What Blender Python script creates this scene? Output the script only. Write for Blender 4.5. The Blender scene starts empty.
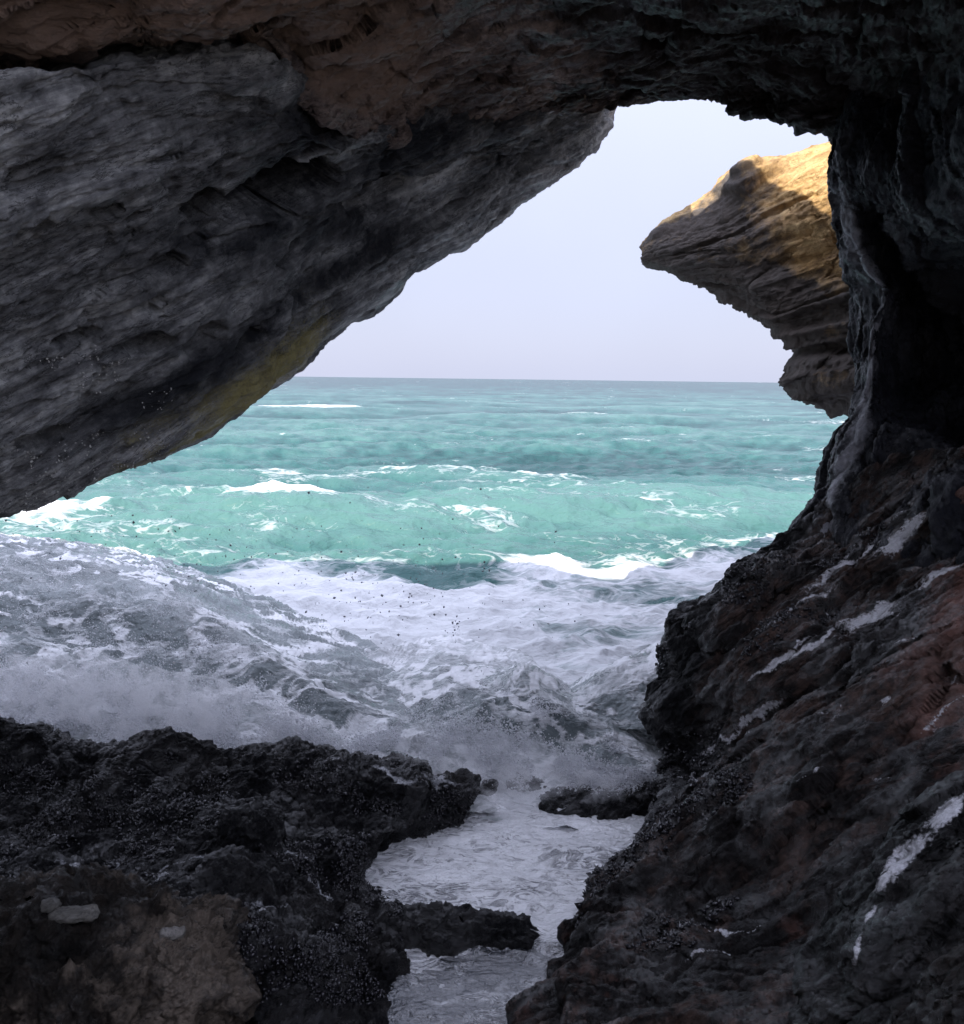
import bpy, math, random
import numpy as np
from mathutils import Vector, Matrix

random.seed(7); rng = np.random.default_rng(11)
scene = bpy.context.scene
col = scene.collection
RAD = math.radians
W_, H_ = 964, 1024

# ------------------------------------------------------------------ camera
F_PX = 926.0
CAM = np.array([0.0, 0.0, 3.0])
PITCH = math.atan((512 - 378.5) / F_PX); ROLL = RAD(0.72)
f0 = np.array([0, math.cos(PITCH), -math.sin(PITCH)])
u0 = np.array([0, math.sin(PITCH), math.cos(PITCH)]); r0 = np.array([1.0, 0, 0])
CR = r0 * math.cos(ROLL) + u0 * math.sin(ROLL)
CU = u0 * math.cos(ROLL) - r0 * math.sin(ROLL)
CF = f0
cd = bpy.data.cameras.new('camera'); cam = bpy.data.objects.new('camera', cd); col.objects.link(cam)
cd.sensor_fit = 'HORIZONTAL'; cd.sensor_width = 36; cd.lens = F_PX / W_ * 36
cd.clip_start = 0.05; cd.clip_end = 30000
M = Matrix(((CR[0], CU[0], -CF[0], CAM[0]), (CR[1], CU[1], -CF[1], CAM[1]), (CR[2], CU[2], -CF[2], CAM[2]), (0, 0, 0, 1)))
cam.matrix_world = M
scene.camera = cam

def ray(px, py):
    return CF + CR * ((px - W_ / 2) / F_PX) + CU * ((H_ / 2 - py) / F_PX)
def P(px, py, d):                       # a point seen at a pixel, d metres ahead
    return CAM + ray(px, py) * d
def Z(px, py, z):                       # a point seen at a pixel, at height z
    r = ray(px, py); return CAM + r * ((z - CAM[2]) / r[2])
def Wd(x, y, z): return np.array([x, y, z], float)
def rowP(pts, dx=0, dy=0, dd=0): return [P(x + dx, y + dy, d + dd) for x, y, d in pts]
def rowZ(pts): return [Z(x, y, z) for x, y, z in pts]
def shift(row, dx=0, dy=0, dz=0): return [p + np.array([dx, dy, dz]) for p in row]

# ------------------------------------------------------------------ noise (numpy)
_perm = np.random.default_rng(3).permutation(256).astype(np.int64)
_perm = np.concatenate([_perm, _perm, _perm])
_g = np.random.default_rng(5).normal(size=(256, 3)); _g /= np.linalg.norm(_g, axis=1)[:, None]
_g = _g.astype(np.float32)
def perlin(p):
    p = np.asarray(p, np.float32)
    i = np.floor(p).astype(np.int64); f = p - i; i &= 255
    u = f * f * f * (f * (f * 6 - 15) + 10)
    out = np.zeros(len(p), np.float32)
    for dx in (0, 1):
        a = _perm[(i[:, 0] + dx) & 255]; wx = u[:, 0] if dx else 1 - u[:, 0]
        for dy in (0, 1):
            b = _perm[a + ((i[:, 1] + dy) & 255)]; wy = u[:, 1] if dy else 1 - u[:, 1]
            for dz in (0, 1):
                h = _perm[b + ((i[:, 2] + dz) & 255)]; wz = u[:, 2] if dz else 1 - u[:, 2]
                g = _g[h]
                d = g[:, 0] * (f[:, 0] - dx) + g[:, 1] * (f[:, 1] - dy) + g[:, 2] * (f[:, 2] - dz)
                out += wx * wy * wz * d
    return out * 1.6
def fbm(p, o=4, lac=2.03, gain=0.5):
    s = np.zeros(len(p), np.float32); a = 1.0; p = np.asarray(p, np.float32)
    for k in range(o):
        s += a * perlin(p + k * 17.3); p = p * lac; a *= gain
    return s
def ridged(p, o=4, lac=2.1, gain=0.5):
    s = np.zeros(len(p), np.float32); a = 1.0; p = np.asarray(p, np.float32); w = 1.0
    for k in range(o):
        n = 1 - np.abs(perlin(p + k * 9.7)); n = n * n * w; s += a * n; w = np.clip(n * 1.6, 0, 1); p = p * lac; a *= gain
    return s
def h1(i, s=0):
    i = np.asarray(i, np.int64)
    return (_perm[(_perm[(i + s * 31) & 255] + ((i >> 8) & 255) + s) & 255] / 255.0).astype(np.float32)
def worley(p, seed=0):
    """F1, F2, and the tilt of each cell's own facet"""
    p = np.asarray(p, np.float32)
    i = np.floor(p).astype(np.int64); f = p - i
    F1 = np.full(len(p), 9, np.float32); F2 = F1.copy(); fac = np.zeros(len(p), np.float32)
    for dx in (-1, 0, 1):
        for dy in (-1, 0, 1):
            for dz in (-1, 0, 1):
                h = _perm[_perm[_perm[(i[:, 0] + dx + seed) & 255] + ((i[:, 1] + dy) & 255)] + ((i[:, 2] + dz) & 255)]
                o = np.stack([dx + h1(h, 1), dy + h1(h, 2), dz + h1(h, 3)], 1) - f
                d = (o * o).sum(1)
                g = _g[(h * 7 + 13) & 255]
                v = -(o * g).sum(1) + (h1(h, 5) - .5) * .9
                m = d < F1
                F2 = np.where(m, F1, np.minimum(F2, d)); fac = np.where(m, v, fac); F1 = np.where(m, d, F1)
    return np.sqrt(F1), np.sqrt(F2), fac
def sst(a, b, x):
    t = np.clip((x - a) / (b - a), 0, 1); return t * t * (3 - 2 * t)

BED = np.array([-0.50, -0.22, 0.84]); BED /= np.linalg.norm(BED)
_bx = np.cross([0, 1, 0], BED); _bx /= np.linalg.norm(_bx); _by = np.cross(BED, _bx)
RB0 = np.stack([_bx, _by, BED])        # world -> bedding frame
def grain(a, b, n=BED):                       # bedding frame whose x runs along the grain from a to b
    L = b - a; L = L / np.linalg.norm(L)
    z = n - L * (n @ L); z /= np.linalg.norm(z)
    return np.stack([L, np.cross(z, L), z])
G_SLAB = grain(P(0, 330, 4.2), P(330, 170, 5.5))
G_ROOF = grain(P(100, 30, 3.9), P(700, -120, 4.6))
G_RIDGE = grain(P(700, 752, 5.6), P(902, 605, 5.0), np.array([-.12, .06, 1.0]))
G_HEAD = grain(P(745, 235, 10.3), P(835, 195, 9.7))
G_WALL = grain(P(850, 480, 6.3), P(875, 180, 6.8))

def strata(q, freq, warp, sharp=.22, seed=0):
    b = q[:, 2] * freq + warp
    i = np.floor(b); f = b - i
    a, c = h1(i, seed), h1(i + 1, seed)
    return a + (c - a) * sst(1 - sharp, 1, f)

def rock_disp(Pn, seed, big=.2, bed=.15, block=.12, med=.06, fine=.02, bedf=2.2, blockf=1.6, R=RB0, el=2.6, tread=0):
    sd = np.array([seed * 3.7, seed * 1.9, seed * 5.3])
    q = (Pn @ R.T).astype(np.float32)
    qs = q * np.array([1 / el, 1, 1.5])            # stretched along the grain
    d = big * fbm(Pn * .55 + sd, 3)
    if bed:
        wv = .6 * fbm(q * np.array([.25, .6, .6]) + sd, 3)
        k = .35 + 1.0 * sst(-.3, .5, fbm(qs * .9 - sd, 2))
        d += bed * k * (strata(q, bedf, wv * .6, .09, 1) - .5)
        d += bed * .42 * k * (strata(q, bedf * 2.7, wv * 1.6, .12, 2) - .5)
        d += bed * .20 * k * (strata(q, bedf * 6.3, wv * 3.5, .25, 3) - .5)
        d += bed * .09 * (strata(q, bedf * 15, wv * 8, .3, 4) - .5)
    if tread:                                      # beds that jut out below flat ledge tops
        wv = .5 * fbm(q * np.array([.3, .7, .7]) + sd + 4, 3)
        for fr, am, kk in ((1.55, 1.0, 3), (3.7, .42, 7), (8.3, .16, 11)):
            b = q[:, 2] * fr + wv * fr * .45; ib = np.floor(b); f = b - ib
            A = am * tread * (.35 + 1.0 * h1(ib, kk)) * (.45 + .9 * sst(-.35, .4, fbm(q * np.array([.4, 1, 1]) * fr * .5 + kk, 2)))
            d += A * (f * (1 - sst(.86, 1, f)) - .4)
    if block:
        wp = qs * blockf + .16 * np.stack([fbm(qs * 1.7 + sd + k * 31, 2) for k in range(3)], 1)
        F1, F2, fac = worley(wp, seed)
        d += block * fac - block * .5 * (1 - sst(0, .10, F2 - F1))
        F1, F2, fac = worley(wp * 2.7 + 5, seed + 3)
        d += block * .36 * fac - block * .12 * (1 - sst(0, .10, F2 - F1))
        F1, F2, fac = worley(wp * 8.3 + 9, seed + 5)
        d += block * .13 * fac
    if med:
        d += med * (ridged(qs * 1.4 + sd, 3) - .9)
    if fine:
        d += fine * fbm(qs * 9 + sd, 4, 2.1, .6)
    return d

# ------------------------------------------------------------------ surfaces
def cr(pts, t):                        # chord length Catmull-Rom through points, t in 0..1 by arc length
    pts = np.asarray(pts, float)
    n = len(pts)
    seg = np.linalg.norm(np.diff(pts, axis=0), axis=1) + 1e-6
    s = np.concatenate([[0], np.cumsum(seg)]); x = t * s[-1]
    m = np.zeros_like(pts)
    m[1:-1] = ((pts[1:-1] - pts[:-2]) / seg[:-1, None] * seg[1:, None] + (pts[2:] - pts[1:-1]) / seg[1:, None] * seg[:-1, None]) / (seg[:-1] + seg[1:])[:, None]
    m[0] = (pts[1] - pts[0]) / seg[0]; m[-1] = (pts[-1] - pts[-2]) / seg[-1]
    k = np.clip(np.searchsorted(s, x, side='right') - 1, 0, n - 2)
    h = seg[k][:, None]; u = ((x - s[k]) / seg[k])[:, None]
    return (2*u**3 - 3*u**2 + 1) * pts[k] + (u**3 - 2*u**2 + u) * h * m[k] + (-2*u**3 + 3*u**2) * pts[k+1] + (u**3 - u**2) * h * m[k+1]

def loft(rows, nu, nv, wts=None):
    """rows of control points -> (nv, nu, 3) grid; wts = share of the nv rows each gap gets"""
    R = np.stack([cr(r, np.linspace(0, 1, nu)) for r in rows])
    k = len(rows)
    wts = np.array(wts if wts else [1] * (k - 1), float)
    ns = np.maximum(2, np.round(wts / wts.sum() * nv)).astype(int)
    ts = np.concatenate([np.arange(n) / n + i for i, n in enumerate(ns)] + [[k - 1]])
    i = np.clip(np.floor(ts).astype(int), 0, k - 2); u = (ts - i)[:, None, None]
    ln = np.linalg.norm(np.diff(R, axis=0), axis=2)[..., None] + 1e-6
    m = np.zeros_like(R)
    m[1:-1] = ((R[1:-1] - R[:-2]) / ln[:-1] * ln[1:] + (R[2:] - R[1:-1]) / ln[1:] * ln[:-1]) / (ln[:-1] + ln[1:])
    m[0] = (R[1] - R[0]) / ln[0]; m[-1] = (R[-1] - R[-2]) / ln[-1]
    h = ln[i]
    G = (2*u**3 - 3*u**2 + 1) * R[i] + (u**3 - 2*u**2 + u) * h * m[i] + (-2*u**3 + 3*u**2) * R[i+1] + (u**3 - u**2) * h * m[i+1]
    return G, ts

def gnormals(G, wrap=False):
    if wrap:
        du = np.roll(G, -1, 1) - np.roll(G, 1, 1)
    else:
        du = np.gradient(G, axis=1)
    dv = np.gradient(G, axis=0)
    n = np.cross(du, dv); n /= (np.linalg.norm(n, axis=2, keepdims=True) + 1e-9)
    return n

def mesh_obj(name, verts, faces, mat, parent=None, smooth=True, attrs=None, origin=None):
    """faces: (n, k) int array; one linked mesh object with its origin at its base"""
    verts = np.asarray(verts, np.float32).reshape(-1, 3)
    if origin is None:
        lo, hi = verts.min(0), verts.max(0); origin = np.array([(lo[0]+hi[0])/2, (lo[1]+hi[1])/2, lo[2]])
    me = bpy.data.meshes.new(name)
    faces = np.asarray(faces, np.int32); nf, k = faces.shape
    me.vertices.add(len(verts)); me.vertices.foreach_set('co', (verts - origin.astype(np.float32)).ravel())
    me.loops.add(nf * k); me.loops.foreach_set('vertex_index', faces.ravel())
    me.polygons.add(nf); me.polygons.foreach_set('loop_start', np.arange(0, nf * k, k, dtype=np.int32))
    me.polygons.foreach_set('loop_total', np.full(nf, k, np.int32))
    me.polygons.foreach_set('use_smooth', np.full(nf, smooth, bool))
    for an, av in (attrs or {}).items():
        a = me.attributes.new(an, 'FLOAT', 'POINT'); a.data.foreach_set('value', np.asarray(av, np.float32).ravel())
    me.update(calc_edges=True)
    me.materials.append(mat)
    o = bpy.data.objects.new(name, me); col.objects.link(o); o.location = origin.tolist()
    if parent: o.parent = parent
    return o

def grid_faces(nv, nu, wrap=False):
    j, i = np.meshgrid(np.arange(nv - 1), np.arange(nu if wrap else nu - 1), indexing='ij')
    i2 = (i + 1) % nu
    return np.stack([j * nu + i, j * nu + i2, (j + 1) * nu + i2, (j + 1) * nu + i], -1).reshape(-1, 4)

def tag(o, label=None, cat=None, group=None, kind=None):
    if label: o['label'] = label
    if cat: o['category'] = cat
    if group: o['group'] = group
    if kind: o['kind'] = kind
    return o

def rock_sheet(name, rows, nu, nv, mat, seed, out, wts=None, disp=None, attr=None, second=True, amp=None, hollows=(), pits=0):
    """lofted rock surface; out = a point the surface must face (so that displacement pushes towards it)"""
    G, ts = loft(rows, nu, nv, wts)
    nvv = G.shape[0]
    N = gnormals(G)
    c = G.reshape(-1, 3); n = N.reshape(-1, 3)
    if ((np.asarray(out) - c) * n).sum() < 0: n = -n; flip = True
    else: flip = False
    d = rock_disp(c, seed, **(disp or {}))
    if amp is not None: d = d * amp(c, np.repeat(ts, nu), np.tile(np.linspace(0, 1, nu), nvv))
    c2 = c + n * d[:, None]
    if hollows or pits:
        v = c2 - CAM; dd = np.maximum(v @ CF, .3); px = v @ CR / dd * F_PX + 482; py = 512 - v @ CU / dd * F_PX
        wob = fbm(c2 * 4 + seed, 3); h = np.zeros(len(c2))
        for x, y, ang, l, wd, dep in hollows:
            ca, sa = math.cos(RAD(ang)), math.sin(RAD(ang))
            e = ((px - x) * ca - (py - y) * sa) / l; f = ((px - x) * sa + (py - y) * ca) / wd
            h = np.maximum(h, dep * sst(1.08, .82, np.sqrt(e * e + f * f) + .3 * wob))
        if pits:
            F1, F2, fac = worley((c2 @ (disp or {}).get('R', RB0).T) * np.array([1.5, 3.2, 3.2]), seed)
            h = np.maximum(h, pits * sst(.30, .16, F1 + .15 * wob) * (fac > .12))
        c2 = c2 - n * h[:, None]
    if second:                          # a finer pass along the new surface's own normals
        N2 = gnormals(c2.reshape(nvv, nu, 3)).reshape(-1, 3)
        if flip: N2 = -N2
        q = (c2 @ (disp or {}).get('R', RB0).T) * np.array([.6, 1, 1.3])
        d2 = .016 * fbm(q * 11 + seed, 4, 2.1, .6) - .012 * sst(.25, .6, fbm(q * 5 + seed, 3))
        c2 = c2 + N2 * d2[:, None]
    F = grid_faces(nvv, nu)
    if not flip: pass
    else: F = F[:, ::-1]
    at = attr(c2, np.repeat(ts, nu), np.tile(np.linspace(0, 1, nu), nvv)) if attr else None
    return mesh_obj(name, c2, F, mat, attrs=at), c2.reshape(nvv, nu, 3)

# ------------------------------------------------------------------ materials
class NT:
    def __init__(s, name):
        s.m = bpy.data.materials.new(name); s.m.use_nodes = True
        s.t = s.m.node_tree; s.b = s.t.nodes['Principled BSDF']; s.L = s.t.links
    def n(s, typ, **kw):
        o = s.t.nodes.new(typ)
        for k, v in kw.items(): setattr(o, k, v)
        return o
    def link(s, a, b): s.L.new(a, b)
    def pos(s): return s.n('ShaderNodeNewGeometry').outputs['Position']
    def map(s, v, rot=(0, 0, 0), sc=(1, 1, 1), loc=(0, 0, 0)):
        o = s.n('ShaderNodeMapping'); o.inputs['Rotation'].default_value = rot; o.inputs['Scale'].default_value = sc; o.inputs['Location'].default_value = loc
        s.link(v, o.inputs['Vector']); return o.outputs[0]
    def noise(s, v, scale, detail=5, rough=.6, dist=0, out='Fac'):
        o = s.n('ShaderNodeTexNoise'); o.inputs['Scale'].default_value = scale; o.inputs['Detail'].default_value = detail
        o.inputs['Roughness'].default_value = rough; o.inputs['Distortion'].default_value = dist
        s.link(v, o.inputs['Vector']); return o.outputs[out]
    def voro(s, v, scale, feat='F1', out='Distance', rnd=1):
        o = s.n('ShaderNodeTexVoronoi', feature=feat); o.inputs['Scale'].default_value = scale; o.inputs['Randomness'].default_value = rnd
        s.link(v, o.inputs['Vector']); return o.outputs[out]
    def ramp(s, v, stops, interp='LINEAR'):
        o = s.n('ShaderNodeValToRGB'); o.color_ramp.interpolation = interp
        e = o.color_ramp.elements
        while len(e) < len(stops): e.new(.5)
        for el, (p, c) in zip(e, stops):
            el.position = p; el.color = (*c, 1) if isinstance(c, tuple) else (c, c, c, 1)
        s.link(v, o.inputs[0]); return o.outputs[0]
    def rng(s, v, a, b, lo=0, hi=1):
        o = s.n('ShaderNodeMapRange'); o.inputs[1].default_value = a; o.inputs[2].default_value = b; o.inputs[3].default_value = lo; o.inputs[4].default_value = hi
        s.link(v, o.inputs[0]); return o.outputs[0]
    def mixc(s, f, a, b, mode='MIX'):
        o = s.n('ShaderNodeMix', data_type='RGBA', blend_type=mode)
        for sock, v in ((o.inputs[0], f), (o.inputs[6], a), (o.inputs[7], b)):
            if isinstance(v, tuple): sock.default_value = (*v, 1)
            elif isinstance(v, (int, float)): sock.default_value = v
            else: s.link(v, sock)
        return o.outputs[2]
    def math(s, op, a, b=0):
        o = s.n('ShaderNodeMath', operation=op)
        for sock, v in ((o.inputs[0], a), (o.inputs[1], b)):
            if isinstance(v, (int, float)): sock.default_value = v
            else: s.link(v, sock)
        return o.outputs[0]
    def attr(s, name): return s.n('ShaderNodeAttribute', attribute_name=name).outputs['Fac']
    def bump(s, hgt, dist, strength=1, prev=None):
        o = s.n('ShaderNodeBump'); o.inputs['Distance'].default_value = dist; o.inputs['Strength'].default_value = strength
        s.link(hgt, o.inputs['Height'])
        if prev is not None: s.link(prev, o.inputs['Normal'])
        return o.outputs[0]
    def set(s, **kw):
        for k, v in kw.items():
            k = k.replace('_', ' ')
            if isinstance(v, (int, float)): s.b.inputs[k].default_value = v
            elif isinstance(v, tuple): s.b.inputs[k].default_value = (*v, 1) if len(v) == 3 else v
            else: s.link(v, s.b.inputs[k])

def rock_mat(name, dark, mid, light, R=RB0,  rough=(.25, .75), wet=(.42, .6), streak=.5, bumpd=.03, tints=(), wscale=1.3, spec=.5, speck=None):
    t = NT(name); p = t.pos()
    q = t.map(p, Matrix(R.tolist()).to_euler()); qs = t.map(q, sc=(.22, .9, 2.2))
    n1 = t.noise(p, 1.6, 7, .62, .4); n2 = t.noise(qs, 2.6, 8, .68, .3); n3 = t.noise(p, 14, 6, .7)
    base = t.math('ADD', t.math('MULTIPLY', n1, 1 - streak), t.math('MULTIPLY', n2, streak))
    base = t.math('ADD', base, t.math('MULTIPLY', t.math('SUBTRACT', n3, .5), .35))
    n4 = t.noise(t.map(q, sc=(.12, .9, 1.6)), 11, 6, .75)
    base = t.math('ADD', base, t.math('MULTIPLY', t.math('SUBTRACT', n4, .5), streak * .6))
    c = t.ramp(base, [(.36, dark), (.5, mid), (.63, light)])
    cl = t.math('ABSOLUTE', t.math('SUBTRACT', t.noise(t.map(q, sc=(.35, 1, 1.3)), 3.1, 7, .7, .5), .5))     # thin dark cracks along the grain
    c = t.mixc(t.rng(cl, .0, .012, .8, 0), c, tuple(x * .5 for x in dark))
    for (an, colr, nsc, lo, hi) in tints:   # a stain, growth or painted light with a place of its own
        a = t.attr(an); nn = t.noise(p, nsc, 6, .7)
        f = t.rng(t.math('ADD', a, t.math('MULTIPLY', t.math('SUBTRACT', nn, .5), 1.4)), lo, hi)
        cc = t.mixc(t.noise(p, nsc * 3, 4, .7), tuple(x * .45 for x in colr), tuple(x * 1.5 for x in colr))
        c = t.mixc(f, c, cc)
    if speck:
        sc, thr, colr = speck
        v = t.voro(p, sc); f = t.rng(v, thr, thr * .6)
        f = t.math('MULTIPLY', f, t.rng(t.noise(p, 2.2, 3), .5, .62))
        c = t.mixc(f, c, colr)
    w = t.noise(p, wscale, 5, .65, .6)
    r = t.rng(t.math('ADD', w, t.math('MULTIPLY', t.math('SUBTRACT', n3, .5), .3)), wet[0], wet[1], rough[0], rough[1])
    sp = t.rng(r, rough[0], rough[1], spec, spec * .18)
    hb = t.noise(qs, 9, 9, .72); hv = t.voro(t.map(qs, sc=(1, 1, .8)), 5.5)
    b = t.bump(hv, bumpd * .35, .4); b = t.bump(hb, bumpd, 1, b); b = t.bump(t.noise(p, 24, 8, .75), bumpd * .6, 1, b)
    t.set(Base_Color=c, Roughness=r, Normal=b, Specular_IOR_Level=sp)
    return t.m

M_slab = rock_mat('grey_limestone', (.06, .061, .064), (.33, .332, .334), (.78, .78, .76), R=G_SLAB, rough=(.32, .85), wet=(.36, .55), streak=.62, bumpd=.045,
                  tints=(('algae', (.46, .40, .17), 70, .36, .95), ('wet', (.035, .037, .043), 4.5, .15, .85)))
M_roof = rock_mat('brown_cave_rock', (.035, .027, .024), (.13, .096, .083), (.34, .265, .225), R=G_ROOF, rough=(.3, .85), wet=(.4, .6),
                  tints=(('brown', (.22, .15, .112), 2.0, .5, .85), ('wet', (.020, .014, .012), 1.4, .5, .65)))
M_wall = rock_mat('black_wet_rock', (.008, .009, .013), (.020, .021, .027), (.07, .072, .08), R=G_WALL, rough=(.10, .5), wet=(.38, .62), streak=.35,
                  tints=(('rib_highlight', (.36, .36, .39), 8, .35, .85),))
M_head = rock_mat('golden_sandstone', (.22, .135, .06), (.45, .285, .125), (.64, .45, .22), R=G_HEAD, rough=(.85, .95), streak=.6, tints=(('shade_lichen', (.095, .08, .07), 2.2, .4, .75),))
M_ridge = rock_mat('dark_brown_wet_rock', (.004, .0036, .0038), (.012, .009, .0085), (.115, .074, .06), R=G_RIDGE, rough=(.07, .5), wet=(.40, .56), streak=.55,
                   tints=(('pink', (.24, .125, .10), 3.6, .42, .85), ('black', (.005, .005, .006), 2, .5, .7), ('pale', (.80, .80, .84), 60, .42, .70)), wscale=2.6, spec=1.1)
M_near = rock_mat('black_wet_boulder', (.003, .003, .0033), (.007, .0065, .0065), (.032, .026, .023), R=G_RIDGE, rough=(.06, .45), wet=(.42, .58), streak=.3,
                  tints=(('pink', (.12, .07, .055), 3.6, .55, .9), ('pale', (.80, .80, .84), 60, .42, .70)), wscale=3.2, spec=1.1)
M_ledge = rock_mat('black_seaweed_rock', (.004, .004, .0055), (.010, .010, .012), (.03, .028, .028), rough=(.07, .5), wet=(.42, .56), streak=.2, bumpd=.05, wscale=3.2, spec=1.1, tints=(('pale', (.70, .71, .75), 60, .42, .75),))
M_brown = rock_mat('brown_lichen_rock', (.009, .008, .007), (.034, .027, .022), (.24, .195, .155), rough=(.08, .6), wet=(.40, .54), streak=.15, bumpd=.05, wscale=3, spec=.9,
                   tints=(('moss', (.11, .085, .025), 5, .45, .7),))
M_peb = rock_mat('pale_pebble', (.10, .095, .085), (.2, .19, .17), (.32, .3, .28), rough=(.4, .8))

# ------------------------------------------------------------------ rock masses
INNER = P(560, 520, 4.0)

# --- grey overhanging slab at left
E = [(-420,720,3.9),(-160,600,4.7),(0,530,5.2),(50,513,5.4),(100,487,5.6),(160,458,5.9),(215,425,6.2),(262,397,6.5),(298,374,6.8),(317,351,6.9),(345,331,7.1),
     (390,303,7.4),(412,281,7.5),(440,263,7.7),(480,240,8.0),(515,216,8.2),(545,195,8.4),(580,172,8.6),(600,150,8.8),(616,120,9.0),(622,60,9.2)]
E = [(x - 3, y - 9, d) for x, y, d in E]
def LE(x, y, z): return [Wd(x, y, z), Wd(x + .3, y + 3, z + .1)]
slab_rows = [
    LE(-8, -3, .5) + shift(rowP(E), -.6, 2.6, 2.6),
    LE(-7,-3.5,0) + shift(rowP(E), -.25, 1.1, .8),
    LE(-6,-3.9,-0.3) + shift(rowP(E), -.04, .25, .06),
    LE(-5.5,-4,-0.1) + rowP(E),
    LE(-5.3,-4,0.6) + rowP([(-440,660,3.6),(-170,560,4.4),(0,495,4.9),(100,450,5.25),(200,400,5.75),(270,360,6.15),(310,325,6.5),(390,268,7.0),(450,222,7.35),(520,172,7.8),(580,132,8.3),(605,108,8.7),(615,50,9.0)]),
    LE(-5.2,-4,1.5) + rowP([(-460,560,3.2),(-180,470,4.0),(0,400,4.45),(120,345,4.9),(230,300,5.35),(330,240,5.95),(420,185,6.6),(510,140,7.3),(590,105,8.1),(612,40,8.8)]),
    LE(-5.2,-4,2.5) + rowP([(-480,420,2.9),(-190,350,3.6),(0,285,4.05),(130,245,4.45),(240,205,4.9),(340,170,5.5),(430,145,6.2),(510,122,7.0),(590,95,7.9),(610,30,8.6)]),
    LE(-5.3,-4,3.6) + rowP([(-480,220,2.6),(-200,200,3.2),(0,165,3.65),(110,140,3.95),(220,122,4.35),(310,132,4.95),(400,140,5.8),(480,118,6.7),(590,88,7.8),(610,20,8.5)]),
    LE(-5.4,-4,4.4) + rowP([(-480,120,2.5),(-200,112,3.0),(0,90,3.45),(60,78,3.6),(130,67,3.85),(200,71,4.15),(260,83,4.5),(290,103,4.75),(325,128,5.1),(360,137,5.4),(420,130,6.0),(490,108,6.8),(590,80,7.8),(610,10,8.5)]),
    LE(-5.6,-4,4.9) + shift(rowP([(-480,120,2.5),(-200,112,3.0),(0,90,3.45),(60,78,3.6),(130,67,3.85),(200,71,4.15),(260,83,4.5),(290,103,4.75),(325,128,5.1),(360,137,5.4),(420,130,6.0),(490,108,6.8),(590,80,7.8),(610,10,8.5)]), .05, .9, .35),
    LE(-6,-3.8,5.3) + shift(rowP([(-480,120,2.5),(-200,112,3.0),(0,90,3.45),(130,67,3.85),(260,83,4.5),(325,128,5.1),(420,130,6.0),(590,80,7.8),(610,10,8.5)]), .1, 2.0, 1.0),
]
def slab_attr(c, t, u):
    q = c @ G_SLAB.T
    v = c - CAM; px = v @ CR / np.maximum(v @ CF, .5) * F_PX + 482
    alg = sst(5.3, 3.4, t) * sst(2.2, 3.0, t) * sst(20, 140, px) * sst(380, 290, px)
    alg = alg * np.clip(.62 + .55 * fbm(q * np.array([.8, 2.2, 2.6]), 4) + .25 * fbm(c * 7, 3), 0, 1.1)
    dp = np.stack([q[:, 0] * .55, q[:, 1] * .55, q[:, 2] * 2.2], 1)
    wet = .5 + .75 * fbm(dp + 4.2, 3); wet = wet * sst(-60, 280, px + 50 * (6.2 - t)) * sst(2.9, 4.4, t)  # dark wet patches, the tint stronger towards the lower right
    return {'algae': alg, 'wet': wet - .12}
slab, slabG = rock_sheet('overhanging_slab', slab_rows, 1000, 520, M_slab, 1, INNER, [.4, .4, .5, .8, 1.6, 1.8, 1.8, 1.3, .6, .4],
    dict(big=.10, bed=.16, block=.055, med=.035, fine=.02, bedf=2.1, blockf=1.6, R=G_SLAB, el=3.2), slab_attr, amp=lambda c, t, u: 1 - .5 * np.exp(-((t - 3) / .6) ** 2), pits=.11, hollows=[(107,212,5,13,6,.3),(140,217,25,11,4,.2),(203,203,42,24,12,.4),(285,192,22,64,24,.5),(448,215,35,24,9,.2),(165,268,25,26,12,.12),(150,345,10,30,10,.12),(205,340,35,28,14,.14),(75,338,20,22,8,.12),(380,195,25,40,16,.12),(40,440,20,30,9,.1)])
tag(slab, 'grey layered rock slab overhanging the sea on the left, yellow algae along its lower edge', 'rock slab')

# --- brown roof, the cliff above it, and the back of the cave
LIP = [(-500,40,2.8),(-200,20,3.3),(0,26,3.75),(60,16,3.9),(110,8,4.0),(150,24,4.2),(200,42,4.35),(240,52,4.5),(270,76,4.65),(300,106,4.9),(330,127,5.15),(380,136,5.7),(430,126,6.2),(490,114,6.9),
       (560,112,7.5),(612,112,8.0),(640,98,8.2),(680,93,8.2),(712,87,8.1),(735,104,7.9),(770,113,7.55),(800,117,7.4),(828,128,7.35),(864,150,7.1),(920,150,6.8),(1000,120,6.0),(1250,60,4.6)]
TOPX = [-18, -9, -6, -3.5, -1, .4, 1.5, 2.05, 2.6, 3.6, 6, 10]
CLIFF = [8.8, 8.8, 8.6, 7.2, 7.5, 8.5, 6.8, 5.7, 5.45, 5.5, 5.9, 6.4]
REAR = [1.2, 1.4, 1.6, 1.8, 2.0, 2.4, 2.8, 3.0, 3.2, 3.2, 3.0, 2.8]
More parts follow.
